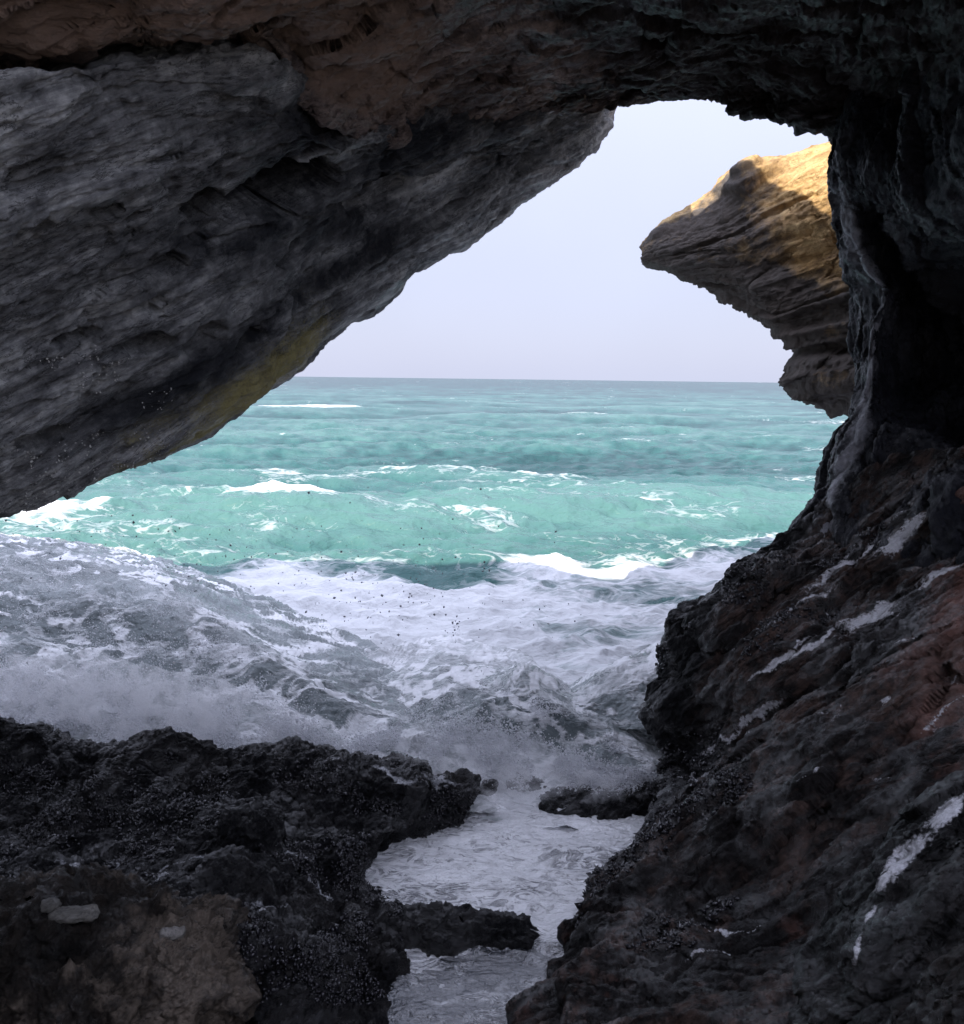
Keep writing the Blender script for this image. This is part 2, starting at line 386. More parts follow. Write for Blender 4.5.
roof_rows = [
    [Wd(x, y + .3, 7.0) for x, y in zip(TOPX, REAR)],
    [Wd(x, 4.3, 7.8) for x in TOPX],
    [Wd(x, 6.9, z + .12) for x, z in zip(TOPX, CLIFF)],
    [Wd(x, y, z) for x, y, z in zip(TOPX, [7.2,7.2,7.6,8.0,8.4,8.6,8.4,7.9,7.6,7.4,7.2,6.8], CLIFF)],
    [Wd(x, y, z * .4 + 3.35) for x, y, z in zip(TOPX, [7.6,7.6,8.0,8.4,8.8,9.0,8.7,8.3,8.0,7.8,7.6,7.1], CLIFF)],
    shift(rowP(LIP), .0, .30, .22),
    rowP(LIP),
    rowP([(-500,-40,2.6),(-200,-20,3.0),(0,-5,3.45),(110,-15,3.75),(200,10,4.1),(260,38,4.45),(320,80,4.9),(380,108,5.5),(440,104,6.0),(500,96,6.6),(570,90,7.2),(620,92,7.5),(680,82,7.6),(715,76,7.6),(770,90,7.45),(830,104,7.2),(920,110,6.4),(1000,90,5.7),(1250,40,4.4)]),
    rowP([(-500,-150,2.4),(-200,-120,2.8),(0,-80,3.2),(200,-30,3.75),(320,10,4.3),(440,40,5.2),(560,45,6.0),(680,40,6.3),(800,45,6.2),(900,50,5.8),(1000,40,5.2),(1250,0,4.2)]),
    rowP([(-500,-350,2.0),(-200,-320,2.4),(0,-280,2.8),(200,-200,3.2),(400,-120,3.8),(600,-90,4.4),(800,-90,4.5),(1000,-80,4.2),(1250,-100,3.6)]),
    [Wd(x, y, z) for x, y, z in ((-5,1.4,5.6),(-3,1.6,5.9),(-1,1.9,6.3),(1,2.7,6.4),(3,3.1,6.3),(6,2.8,5.9))],
]
def roof_attr(c, t, u):
    px = (c - CAM) @ CR / np.maximum((c - CAM) @ CF, .5) * F_PX + 482
    return {'brown': sst(560, 280, px) * sst(6.2, 7.0, t) * .95 + .15, 'wet': sst(.38, .62, u) * .75 + .25 * fbm(c * 1.1, 3) + .12}  # second mask is a dark tint over the right half
def roof_amp(c, t, u): return 1 - .7 * sst(5, 4.3, t) - .6 * sst(5.4, 6, t) * sst(8.3, 7.4, t) * np.exp(-(((c - CAM) @ CR / np.maximum((c - CAM) @ CF, .5) * F_PX + 482 - 345) / 70) ** 2)
roof, roofG = rock_sheet('cave_roof', roof_rows, 760, 460, M_roof, 2, P(560, 400, 3), [.3, .3, .3, .6, .5, .5, 1.8, 2, 1.4, .6],
    dict(big=.14, bed=.15, block=.09, med=.04, fine=.018, bedf=1.8, blockf=1.5, R=G_ROOF, el=2.4), roof_attr, amp=roof_amp)
tag(roof, 'brown and black cave roof arching over the opening, above the grey slab', 'cave roof')

# --- cliff added behind the viewer, out of view, to block the sun
CX = np.linspace(-26, -.6, 9)
blocker_rows = [[Wd(x, -5.2, -1) for x in CX], [Wd(x, -5.0, 4) for x in CX], [Wd(x, -5.2, 9) for x in CX],
              [Wd(x, -5.4, z) for x, z in zip(CX, [17, 17, 17, 17, 17, 17, 16.5, 14, 11])], [Wd(x, -9, 15) for x in CX], [Wd(x, -14, 8) for x in CX]]
blocker_cliff, _ = rock_sheet('blocker_cliff', blocker_rows, 160, 120, M_roof, 9, P(0, 500, 3), None, dict(big=.3, bed=.2, block=.2, med=.1), lambda c, t, u: {'brown': .4 + 0 * t, 'wet': 0 * t})
tag(blocker_cliff, 'cliff added behind the viewer to block the sun', None, kind='structure')

# --- black wall of the cave at right
WE = [(800,92,8.1),(812,112,8.0),(826,136,7.8),(832,165,7.7),(836,200,7.6),(848,228,7.5),(853,260,7.4),(857,300,7.3),(853,335,7.2),(851,365,7.1),(851,395,7.0),(847,420,6.9),
      (837,448,6.9),(833,470,6.8),(820,498,6.7),(800,530,6.6),(775,620,6.5),(760,800,6.4)]
WE = [(x + 7 + 9 * max(0, min(1, (260 - y) / 60)), y, d) for x, y, d in WE]
wall_rows = [
    shift(rowP(WE), 4.5, 1.0, 0),
    shift(rowP(WE), 1.2, .9, 0),
    shift(rowP(WE), .2, .3, 0),
    rowP(WE),
    rowP([(860,40,7.2),(858,120,7.0),(852,165,6.95),(858,215,6.9),(868,260,6.8),(886,292,6.7),(872,330,6.6),(872,380,6.5),(868,420,6.4),(858,470,6.3),(845,520,6.2),(825,600,6.1),(800,800,5.8)]),
    rowP([(900,40,7.0),(890,130,6.75),(885,180,6.6),(900,250,6.9),(915,330,7.2),(905,400,6.9),(890,450,6.3),(880,520,6.0),(870,620,5.7),(850,800,5.4)]),
    rowP([(960,40,6.0),(945,130,5.9),(935,190,6.0),(945,270,6.6),(955,350,6.8),(960,430,6.2),(945,490,5.6),(930,600,5.3),(900,800,5)]),
    rowP([(1060,0,5.0),(1060,150,4.9),(1060,260,5.2),(1060,380,5.3),(1060,480,4.9),(1060,620,4.4),(1050,850,4)]),
    [Wd(4.6, 3, 6), Wd(4.5, 3, 4.5), Wd(4.6, 3, 3), Wd(4.3, 3, 1.5), Wd(4, 3, -.5)],
    [Wd(5.4, 2, 6), Wd(5.4, 2, 4.5), Wd(5.4, 2, 3), Wd(5.4, 2, 1.5), Wd(5, 2, -.5)],
]
def wall_attr(c, t, u):
    return {'rib_highlight': .9 * np.exp(-((t - 3.85 + .25 * fbm(c * 1.3, 2)) / .22) ** 2) * sst(.1, .3, u)}  # highlights along the ribs, put into the colour
wall, wallG = rock_sheet('cave_wall', wall_rows, 560, 420, M_wall, 3, INNER, [.4, .4, .6, 1.6, 1.4, 1.4, 1.0, .5, .3],
    dict(big=.16, bed=.10, block=.07, med=.08, fine=.012, bedf=1.8, blockf=1.3, R=G_WALL, el=2.6), wall_attr)
tag(wall, 'tall black wet cave wall with thin pale ribs at the right of the opening', 'cave wall')

# --- sunlit outcrop beyond the opening
HT = [(640,247,11.6),(648,234,11.6),(660,222,11.6),(682,207,11.5),(710,187,11.4),(733,169,11.3),(748,162,11.2),(780,155,11.0),(812,143,10.7),(850,136,10.3),(960,118,9.8)]
head_rows = [
    rowP(HT, 60, 10, 4.5),
    rowP(HT, 26, 6, 2.0),
    rowP(HT, 2, 2, .35),
    rowP(HT),
    rowP([(639,250,11.4),(652,240,11.2),(690,228,10.95),(720,205,10.75),(745,182,10.5),(780,172,10.35),(830,165,9.9),(960,150,9.3)]),
    rowP([(639,254,11.35),(655,248,11.1),(700,240,10.7),(740,222,10.35),(775,205,10.25),(830,198,9.65),(960,190,9.0)]),
    rowP([(639,258,11.35),(660,256,11.05),(705,257,10.65),(745,255,10.25),(785,245,10.0),(835,240,9.5),(960,240,8.9)]),
    rowP([(640,262,11.35),(662,265,11.1),(705,275,10.75),(745,290,10.3),(785,285,10.0),(840,275,9.5),(960,280,8.8)]),
    rowP([(641,265,11.5),(662,271,11.3),(700,290,11.0),(735,307,10.7),(760,320,10.4),(790,330,10.0),(845,330,9.5),(960,330,8.8)]),
    rowP([(643,266,12.0),(664,273,11.8),(695,288,11.6),(722,302,11.4),(750,316,11.1),(769,327,10.8),(799,350,10.5),(808,368,10.3),(822,392,10.1),(846,412,9.9),(870,450,9.6),(960,500,9)]),
    rowP([(643,266,12.0),(664,273,11.8),(695,288,11.6),(722,302,11.4),(750,316,11.1),(769,327,10.8),(799,350,10.5),(808,368,10.3),(822,392,10.1),(846,412,9.9),(870,450,9.6),(960,500,9)], 26, -8, 1.4),
    rowP([(643,266,12.0),(664,273,11.8),(695,288,11.6),(722,302,11.4),(750,316,11.1),(769,327,10.8),(799,350,10.5),(808,368,10.3),(822,392,10.1),(846,412,9.9),(870,450,9.6),(960,500,9)], 60, -14, 3.4),
]
def head_attr(c, t, u): return {'shade_lichen': .85 * sst(6.2, 7.6, t) + .85 * sst(.62, .38, u - .03 * (t - 5)) * sst(3.0, 3.6, t)}  # shaded left part and underside darkened in the colour, with dark lichen
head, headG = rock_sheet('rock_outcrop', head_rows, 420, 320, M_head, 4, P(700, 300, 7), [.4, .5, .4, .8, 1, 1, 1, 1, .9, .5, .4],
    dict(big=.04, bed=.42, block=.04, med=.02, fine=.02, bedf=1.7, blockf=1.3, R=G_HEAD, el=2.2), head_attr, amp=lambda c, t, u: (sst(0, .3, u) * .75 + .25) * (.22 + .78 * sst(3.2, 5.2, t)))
tag(head, 'pointed golden rock outcrop jutting from the right outside the cave, sunlit at its top', 'rock outcrop')

# --- dark ridge of rock at right
RS = [(850,470,7.0),(822,500,6.9),(798,522,6.8),(770,545,6.7),(740,560,6.6),(710,578,6.5),(690,592,6.45),(676,615,6.4),(661,640,6.4),(652,670,6.3),(639,700,6.2),(641,728,6.2),(653,752,6.2),(668,775,6.1),
      (665,800,6.0),(652,825,5.75),(640,845,5.5),(628,865,5.3),(600,890,5.0),(570,920,4.7),(548,938,4.5),(526,980,4.2),(506,1010,4.0),(480,1060,3.7),(440,1140,3.3)]
RS = [(x + 18 + 10 * max(0, min(1, (y - 780) / 150)), y, d) for x, y, d in RS]
ridge_rows = [
    shift(rowP(RS), 1.5, 1.0, -.8),
    shift(rowP(RS), .45, .5, -.05),
    shift(rowP(RS), .08, .15, 0),
    rowP(RS),
    rowP([(862,472,6.5),(840,510,6.4),(800,548,6.25),(755,580,6.1),(720,622,6.0),(700,665,5.95),(690,710,5.85),(692,760,5.7),(690,800,5.5),(668,850,5.1),(630,900,4.65),(590,940,4.25),(560,1000,3.85),(530,1060,3.5),(500,1140,3.1)]),
    rowP([(890,468,6.1),(870,525,5.95),(830,580,5.75),(790,630,5.6),(760,690,5.4),(745,740,5.25),(740,790,5.0),(720,850,4.6),(690,910,4.2),(650,970,3.8),(610,1040,3.4),(570,1140,3.0)]),
    rowP([(930,458,5.8),(920,530,5.5),(890,600,5.2),(855,660,4.95),(830,720,4.7),(815,780,4.4),(800,840,4.1),(775,910,3.75),(745,970,3.4),(700,1050,3.0),(660,1140,2.7)]),
    rowP([(985,445,5.4),(975,530,5.0),(960,610,4.6),(935,690,4.25),(915,770,3.9),(895,850,3.5),(870,930,3.15),(830,1040,2.7),(790,1140,2.4)]),
    rowP([(1120,400,4.6),(1110,550,4.0),(1090,700,3.5),(1050,860,2.9),(1000,1020,2.4),(940,1150,2.1)]),
    [Wd(4.4, 1.5, 3.2), Wd(3.6, 1.4, 2.5), Wd(2.8, 1.2, 1.9), Wd(2.0, .9, 1.4), Wd(1.3, .7, 1.0)],
    [Wd(4.4, -2, 2.0), Wd(3.6, -2, 1.6), Wd(2.8, -2, 1.4), Wd(2.0, -2, 1.2), Wd(1.3, -2, .9)],
]
def painted_glints(c, R, spots, thr=.30):
    """wet glints painted as pale lines along the grain, and a few broader patches"""
    q = c @ R.T
    n = fbm(q * np.array([.7, 3.2, 3.6]) + 2.2, 3); m = sst(thr, thr + .25, fbm(c * .9 + 6.1, 3))
    a = .75 * (1 - sst(.0, .07, np.abs(n))) * m
    v = c - CAM; d = np.maximum(v @ CF, .3); px = v @ CR / d * F_PX + 482; py = 512 - v @ CU / d * F_PX
    w = 8 * fbm(c * 6, 4)
    for x, y, ang, l, wd, k in spots:
        ca, sa = math.cos(RAD(ang)), math.sin(RAD(ang))
        e = (px - x) * ca - (py - y) * sa; f = (px - x) * sa + (py - y) * ca + w
        a = np.maximum(a, k * np.exp(-(e / l) ** 2 - (f / wd) ** 2))
    return a
def ridge_attr(c, t, u):
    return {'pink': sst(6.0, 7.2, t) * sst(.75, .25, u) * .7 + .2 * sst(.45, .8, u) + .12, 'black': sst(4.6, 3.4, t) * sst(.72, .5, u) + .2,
            'pale': painted_glints(c, G_RIDGE, [(872, 617, 25, 36, 9, 1), (905, 533, 38, 44, 8, 1), (845, 562, 33, 60, 4.5, .9), (940, 575, 30, 40, 4, .9), (780, 660, 38, 45, 4, .9), (760, 715, 36, 40, 4, .9), (820, 640, 34, 50, 3, .9), (800, 605, 33, 50, 3, .8), (730, 735, 35, 60, 3.5, .8), (925, 500, 25, 50, 3, .8), (700, 775, 40, 30, 3, .7)])}  # glints of the wet beds, painted in pale colour
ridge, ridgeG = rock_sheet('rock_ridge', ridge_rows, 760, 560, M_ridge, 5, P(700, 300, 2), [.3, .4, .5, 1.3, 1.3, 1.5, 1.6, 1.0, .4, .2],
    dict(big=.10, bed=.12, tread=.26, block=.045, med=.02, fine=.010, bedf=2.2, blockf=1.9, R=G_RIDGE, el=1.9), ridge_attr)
tag(ridge, 'broad dark brown wet rock ridge sloping up at right from the tide pool', 'rock ridge')

# --- near boulder in the lower right corner
BS = [(1010,745,2.5),(975,772,2.45),(945,797,2.4),(915,832,2.35),(890,864,2.3),(868,902,2.25),(852,942,2.2),(838,987,2.15),(822,1060,2.1),(800,1160,2.0)]
bould_rows = [shift(rowP(BS), .5, .6, -.6), shift(rowP(BS), .16, .22, -.04), rowP(BS),
    rowP([(1020,775,2.3),(980,805,2.22),(950,840,2.15),(920,885,2.08),(900,930,2.02),(880,985,1.95),(868,1060,1.9),(850,1160,1.8)]),
    rowP([(1060,830,2.0),(1010,890,1.9),(980,950,1.82),(960,1020,1.78),(940,1160,1.65)]),
    rowP([(1180,900,1.7),(1120,980,1.6),(1080,1060,1.5),(1040,1200,1.4)]),
    [Wd(1.9, .7, 1.9), Wd(1.5, .6, 1.6), Wd(1.1, .5, 1.3), Wd(.9, .4, 1.0)]]
def b_attr(c, t, u): return {'pale': painted_glints(c, G_RIDGE, [(908, 858, 45, 40, 9, 1.0), (948, 812, 38, 30, 9, 1), (885, 880, 50, 22, 6, .9), (858, 948, 66, 22, 5, .8), (870, 915, 55, 14, 4, .8)], .3), 'pink': .25 + 0 * t, 'black': .35 + 0 * t}  # shine along the wet top edge, painted in pale colour
bould, _ = rock_sheet('boulder', bould_rows, 420, 340, M_near, 6, P(700, 300, .8), [.4, .5, .9, 1.3, 1, .5],
    dict(big=.06, bed=.04, tread=.10, block=.03, med=.02, fine=.008, bedf=4.0, blockf=3.0, R=G_RIDGE, el=2.2), b_attr)
tag(bould, 'near dark boulder with a wet shiny top in the lower right corner', 'boulder')

# --- black ledge at lower left
LT = [(-420,716,.75),(-150,718,.7),(0,717,.65),(40,721,.6),(80,738,.5),(125,738,.5),(165,729,.6),(215,736,.55),(252,744,.5),(290,736,.55),(335,743,.5),(370,757,.4),(410,768,.33),(450,776,.27),(494,787,.12)]
ledge_rows = [
    shift(rowZ(LT), .0, .9, -1.0), shift(rowZ(LT), 0, .35, -.45), shift(rowZ(LT), 0, .1, -.08),
    rowZ(LT),
    rowZ([(-420,745,.65),(-150,748,.6),(0,750,.5),(60,765,.45),(120,760,.5),(200,758,.52),(260,764,.5),(330,770,.45),(400,788,.35),(450,793,.25),(490,795,.08)]),
    rowZ([(-420,790,.45),(-150,790,.42),(0,790,.36),(60,790,.38),(120,790,.42),(200,792,.42),(280,802,.42),(340,808,.37),(400,816,.26),(440,820,.12),(480,806,-.1)]),
    rowZ([(-420,830,.3),(-150,830,.3),(0,826,.3),(100,828,.3),(180,820,.38),(260,826,.5),(320,838,.45),(370,845,.25),(400,848,.04),(425,848,-.15)]),
    rowZ([(-420,880,.3),(-150,880,.3),(0,880,.3),(120,880,.3),(200,866,.42),(250,866,.52),(300,868,.46),(340,873,.28),(368,884,.08),(390,890,-.15)]),
    rowZ([(-420,915,.45),(-150,905,.4),(0,908,.4),(100,905,.38),(200,905,.42),(260,905,.46),(320,906,.42),(365,912,.32),(402,922,.12),(425,930,-.15)]),
    rowZ([(-420,960,.5),(0,960,.5),(100,960,.45),(200,960,.4),(270,956,.45),(330,950,.38),(380,950,.22),(415,955,.04),(440,960,-.2)]),
    rowZ([(-420,1030,.5),(0,1030,.5),(100,1030,.45),(180,1020,.22),(240,1018,.1),(290,1010,.25),(340,1005,.2),(385,1000,.06),(415,1005,-.2)]),
    rowZ([(-420,1150,.5),(0,1150,.5),(160,1150,.3),(240,1150,.0),(300,1150,.1),(370,1120,.05),(420,1120,-.2)]),
    [Wd(-3.5, .6, .6), Wd(-1.5, .6, .5), Wd(0, .6, 0), Wd(.3, .6, -.2)],
]
def led_attr(c, t, u):
    return {'pale': painted_glints(c, RB0, [(300, 858, -30, 26, 4, .8), (268, 905, 10, 30, 4, .7), (322, 888, -40, 22, 4, .9), (215, 1016, -8, 26, 8, 1), (350, 842, -25, 24, 3, .7), (240, 846, 15, 20, 3, .6), (330, 760, -15, 30, 3, .6),
                                          (395, 775, -18, 34, 4, .9), (440, 782, -12, 26, 3, .8), (60, 772, 3, 40, 5, .35), (385, 868, -35, 22, 4, .8)], .42)}  # painted wet glints, and some foam left between the rocks
def led_amp(c, t, u): return .6 + .5 * sst(.2, .4, u)
ledge, ledgeG = rock_sheet('rock_ledge', ledge_rows, 760, 620, M_ledge, 7, P(300, 300, 4), [.2, .3, .5, 1, 1.4, 1.2, 1.3, 1.2, 1.3, 1.2, .8, .3],
    dict(big=.06, bed=.03, block=.055, med=.02, fine=.02, bedf=4, blockf=2.2, R=RB0, el=1.2), led_attr, amp=led_amp)
tag(ledge, 'low jagged black ledge of wet rock at lower left, in front of the breaking wave', 'rock ledge')

# --- single rocks
def rock_blob(name, c, r, mat, seed, label, cat='rock', group=None, res=(150, 90), rot=0, amp=1, attrs=None):
    nu, nv = res
    th = np.linspace(0, 2 * np.pi, nu, endpoint=False); ph = np.linspace(.02, np.pi - .02, nv)
    T, PH = np.meshgrid(th, ph)
    d = np.stack([np.cos(T) * np.sin(PH), np.sin(T) * np.sin(PH), np.cos(PH)], -1)
    d = np.sign(d) * np.abs(d) ** .82
    G = d * np.asarray(r)
    cr_, sr_ = math.cos(rot), math.sin(rot)
    G = G @ np.array([[cr_, sr_, 0], [-sr_, cr_, 0], [0, 0, 1]]) + np.asarray(c)
    n = gnormals(G, True).reshape(-1, 3); p = G.reshape(-1, 3)
    if ((p - np.asarray(c)) * n).sum() < 0: n = -n
    s = min(r) * amp
    q = p / max(r)
    d1 = s * (.35 * fbm(q * 1.4 + seed, 3) + .16 * fbm(q * 4.5 + seed, 4, 2.1, .6))
    F1, F2, fac = worley(q * 2.2 + seed, seed)
    d1 += s * .22 * fac + s * .10 * ridged(q * 6 + seed, 4)
    F1, F2, fac = worley(q * 7 + seed, seed + 1); d1 += s * .10 * fac; d1 += .010 * fbm(p * 14 + seed, 4, 2.1, .65)
    p = p + n * d1[:, None]
    F = grid_faces(nv, nu, True)[:, ::-1]
    o = mesh_obj(name, p, F, mat, attrs=attrs(p) if attrs else None)
    return tag(o, label, cat, group)

moss = lambda k: (lambda p: {'moss': np.full(len(p), k)})
rock_blob('boulder', Z(35, 965, .42), (.62, .40, .34), M_brown, 11, 'brown boulder in the lower left corner, pale pebbles lying on its back', 'boulder', res=(520, 320), amp=.6, attrs=moss(.0))
rock_blob('boulder', Z(165, 985, .34), (.36, .34, .30), M_brown, 12, 'squat brown boulder beside the lower left corner, yellowish moss on its front', 'boulder', res=(480, 300), amp=.6, attrs=moss(.22))
rock_blob('boulder', Z(75, 1050, .30), (.4, .3, .34), M_brown, 13, 'cracked dark brown boulder at the bottom edge of the picture, below the pebbles', 'boulder', res=(420, 260), amp=.6, attrs=moss(.1))
rock_blob('rock', Z(250, 832, .50), (.17, .15, .13), M_ledge, 14, 'rounded black stone on the ledge, the upper of two round ones', 'rock', amp=.5)
rock_blob('rock', Z(232, 882, .45), (.19, .16, .13), M_ledge, 15, 'rounded black stone on the ledge beside the murky pool, the lower of two round ones', 'rock', amp=.5)
rock_blob('rock', Z(462, 942, .03), (.40, .17, .13), M_ledge, 16, 'black weedy rock standing in the white water of the tide pool', 'rock', res=(260, 160))
for k, (px, py, z, r, lab) in enumerate((
        (592, 806, .06, (.36, .24, .07), 'low black reef rock at the far edge of the tide pool, the broadest there'),
        (640, 804, .06, (.22, .2, .09), 'black reef rock against the foot of the right ridge'),
        (522, 789, .05, (.15, .10, .08), 'small black rock off the tip of the ledge'),
        (582, 822, .03, (.16, .06, .035), 'thin black rock barely showing in the bright pool'))):
    rock_blob('rock', Z(px, py, z), r, M_ledge, 20 + k, lab, 'rock')
def on_top(px, py, obs):                 # the nearest rock surface seen at a pixel
    best = None
    for o in obs:
        me = o.data; v = np.empty(len(me.vertices) * 3, np.float32); me.vertices.foreach_get('co', v); v = v.reshape(-1, 3) + np.array(o.location)
        w = v - CAM; d = w @ CF; x = w @ CR / d * F_PX + 482; y = 512 - w @ CU / d * F_PX
        m = (np.abs(x - px) < 6) & (np.abs(y - py) < 6) & (d > .5)
        if m.any():
            k = np.argmin(np.where(m, d, 99))
            if best is None or d[k] < best[0]: best = (d[k], v[k])
    return best[1] if best is not None else Z(px, py, .6)
rocks = [o for o in col.objects if o.name.startswith('boulder')] + [ledge]
for k, (px, py, r, lab) in enumerate((
        (56, 903, (.035, .03, .022), 'pale pebble on the brown boulder, the leftmost and smallest'),
        (80, 914, (.10, .05, .026), 'flat pale stone on the brown boulder, the largest of three'),
        (178, 931, (.05, .035, .024), 'grey pebble lying on the squat brown boulder'))):
    rock_blob('pebble', on_top(px, py, rocks) + np.array([0, 0, r[2] * .6]), r, M_peb, 30 + k, lab, 'pebble', res=(48, 30), amp=.4)

# ------------------------------------------------------------------ water
def water_mat(name, deep, foamc, rough, bumps, foam_noise=None, spec=.5, foam_rng=(.42, .75), froth=.55, ior=1.33):
    t = NT(name); p = t.pos()
    a = t.attr('foam'); v = t.attr('tone')
    n = t.noise(t.map(p, sc=(1, 1.6, 1)), foam_noise[0], 7, .68, .8)
    n2 = t.noise(t.map(p, sc=(1, 1.7, 1)), foam_noise[1], 4, .6, 1.6)
    lace = t.rng(t.math('ABSOLUTE', t.math('SUBTRACT', n2, .5)), .0, .09, .24, -.14)
    f = t.math('ADD', t.math('ADD', a, t.math('MULTIPLY', t.math('SUBTRACT', n, .5), foam_noise[2])), t.math('MULTIPLY', lace, foam_noise[3]))
    f = t.rng(f, *foam_rng)
    cw = t.ramp(v, deep)
    c = t.mixc(f, cw, foamc)
    r = t.math('ADD', t.math('MULTIPLY', f, froth), rough)
    b = None
    for sc, d, st in bumps: b = t.bump(t.noise(t.map(p, sc=(1, 1.7, 1)), sc, 5, .6, .5), d, st, b)
    b = t.bump(f, .02, .6, b)
    t.set(Base_Color=c, Roughness=r, Normal=b, IOR=ior, Specular_IOR_Level=spec)
    return t.m
M_sea = water_mat('sea_water', [(0.0, (.012, .05, .054)), (.5, (.030, .102, .099)), (1.0, (.072, .165, .152))], (.74, .75, .77), .26,
                  ((.5, .20, .5), (1.3, .12, .8), (4, .05, .8)), (1.6, .9, 1.1, .9), .3, (.34, .95, 0, .95))
M_pool = water_mat('pool_water', [(0.0, (.03, .035, .045)), (1.0, (.10, .11, .13))], (.88, .89, .92), .06,
                   ((3, .10, .9), (9, .04, 1.0), (30, .01, .8)), (4, 5, 1.3, 1.1), 1.0, (.42, .76), .14, 2.2)
M_wave = water_mat('wave_water', [(0.0, (.10, .125, .13)), (.5, (.20, .235, .24)), (1.0, (.36, .40, .41))], (.90, .91, .93), .12,
                   ((2.2, .08, .8), (7, .04, .8), (22, .012, .8)), (5, 3.5, .8, .7), .5, (.15, .85))

def sea():
    # distances follow the eye's own foreshortening so that detail stays even; angles spread well past the frame
    pys = np.concatenate([np.arange(378.9, 382, .25), np.arange(382, 470, .6), np.arange(470, 840, .8)])
    ang = np.tan(PITCH + np.arctan((pys - 512) / F_PX)); ang = np.maximum(ang, 3.0 / 9000)
    D = (3.0 / ang)[::-1]
    az = np.concatenate([np.linspace(-1.35, -.56, 120, endpoint=False), np.linspace(-.56, .56, 820), np.linspace(.56, 1.35, 121)[1:]])
    A, DD = np.meshgrid(az, D)
    X = np.tan(A) * DD; Y = DD
    x = X.ravel().astype(np.float32); y = Y.ravel().astype(np.float32); dd = DD.ravel()
    dstep = np.gradient(D)[:, None].repeat(len(az), 1).ravel(); xstep = dd * .0014
    h = np.zeros_like(x)
    near = sst(9, 18, y)
    r2 = np.random.default_rng(2)
    for k in range(46):
        lam = 30 * (.86 ** k) * r2.uniform(.85, 1.15); th = r2.normal(0, .55)
        kx, ky = math.sin(th), -math.cos(th)
        amp = .023 * lam ** .6
        ph = (x * kx + y * ky) * 2 * np.pi / lam + r2.uniform(0, 7)
        lod = np.clip(lam / (dstep * 2.6) - .6, 0, 1)
        grp = .55 + .75 * perlin(np.stack([x / (lam * 3.1) + k, y / (lam * 2.2), 0 * x], 1))
        s = np.sin(ph); h += amp * lod * grp * (s + .35 * np.cos(2 * ph)) * (.25 + .75 * near)
    p3 = np.stack([x, y * 1.4, 0 * x], 1)
    lodn = np.clip(.9 / dstep - .3, 0, 1)
    h += .075 * lodn * (ridged(p3 * .8, 4) - .9) * (1 + .6 * (1 - near))
    # foam: where it is, in metres
    foam = -.16 + .42 * sst(44, 15, y) * sst(-.35, .35, fbm(np.stack([x * .25, y * .45, 0 * x + 5], 1), 4)) + .30 * fbm(np.stack([x * .13, y * .22, 0 * x + 3], 1), 4) + .55 * sst(.18, .5, h) * sst(-.2, .4, fbm(np.stack([x * .2, y * .2, 0 * x], 1), 2))
    sh = 13.9 + 1.9 * sst(-.3, 1.6, x) + .8 * fbm(np.stack([x * .5, 0 * x, 0 * x + 4], 1), 3) + 1.1 * fbm(np.stack([x * .16, 0 * x, 0 * x], 1), 3)
    foam += 1.0 * sst(sh + .9, sh - 1.2, y) * sst(4, 6, y)
    foam -= .38 * sst(7.0, 10, y) * sst(14.5, 11.5, y) * sst(-.1, .5, fbm(np.stack([x * .5, y * .8, 0 * x + 9], 1), 4))
    # breakers
    def streak(xa, xb, yc, wy, wob, amt):
        yy = yc + wob * fbm(np.stack([x / max(1, (xb - xa)) * 5, 0 * x + yc, 0 * x], 1), 3)
        e = np.exp(-((y - yy) / wy) ** 2) * sst(xa, xa + (xb - xa) * .2, x) * sst(xb, xb - (xb - xa) * .3, x)
        return amt * e * (.55 + .9 * fbm(np.stack([x * .4 * 15 / yc, y * .5 * 15 / yc, 0 * x], 1), 3))
    for a in ((-23, -9, 86, 4, 2, 1.1), (0, 12, 80, 4, 3, .85), (19, 32, 74, 4, 3, .9), (14.5, 18.5, 43, 1.2, .6, .9), (-11, -3.2, 18.6, 1.3, 1.2, .8), (-6.5, -3.2, 21.4, .5, .3, .7),
              (-1, 5.5, 20, 1.3, .9, .5), (.8, 7.5, 15.2, .7, .5, 1.2), (3.4, 9, 16.8, 1.2, .9, .9), (-1.2, 1.2, 16.6, .35, .2, .9), (-14, -4, 26, .8, .8, .55), (-6, 3, 33, 1, 1, .45), (2, 12, 28, .8, 1, .4)):
        f = streak(*a); foam += f; h += .16 * np.clip(f, 0, 1) * (near * .6 + .4)
    tone = .48 + 1.0 * np.clip(h, -.5, .5) + .38 * fbm(np.stack([x * .05, y * .09, 0 * x], 1), 3) + .2 * fbm(np.stack([x / dd * 14, np.log(dd) * 22, 0 * x], 1), 3)
    tone += .42 * fbm(np.stack([x / dd * 52, np.log(dd) * 85, 0 * x], 1), 3) * sst(16, 40, y)
    foam += .55 * sst(.55, .9, fbm(np.stack([x / dd * 40, np.log(dd) * 75, 0 * x + 8], 1), 4)) * sst(20, 40, y)
    tone -= .6 * sst(50, 500, y); tone += .35 * sst(28, 17, y)
    co = np.stack([x, y, h], 1)
    o = mesh_obj('sea', co, grid_faces(len(D), len(az)), M_sea, attrs={'foam': foam, 'tone': tone})
    tag(o, 'turquoise sea with white breakers', None, kind='structure')
sea()

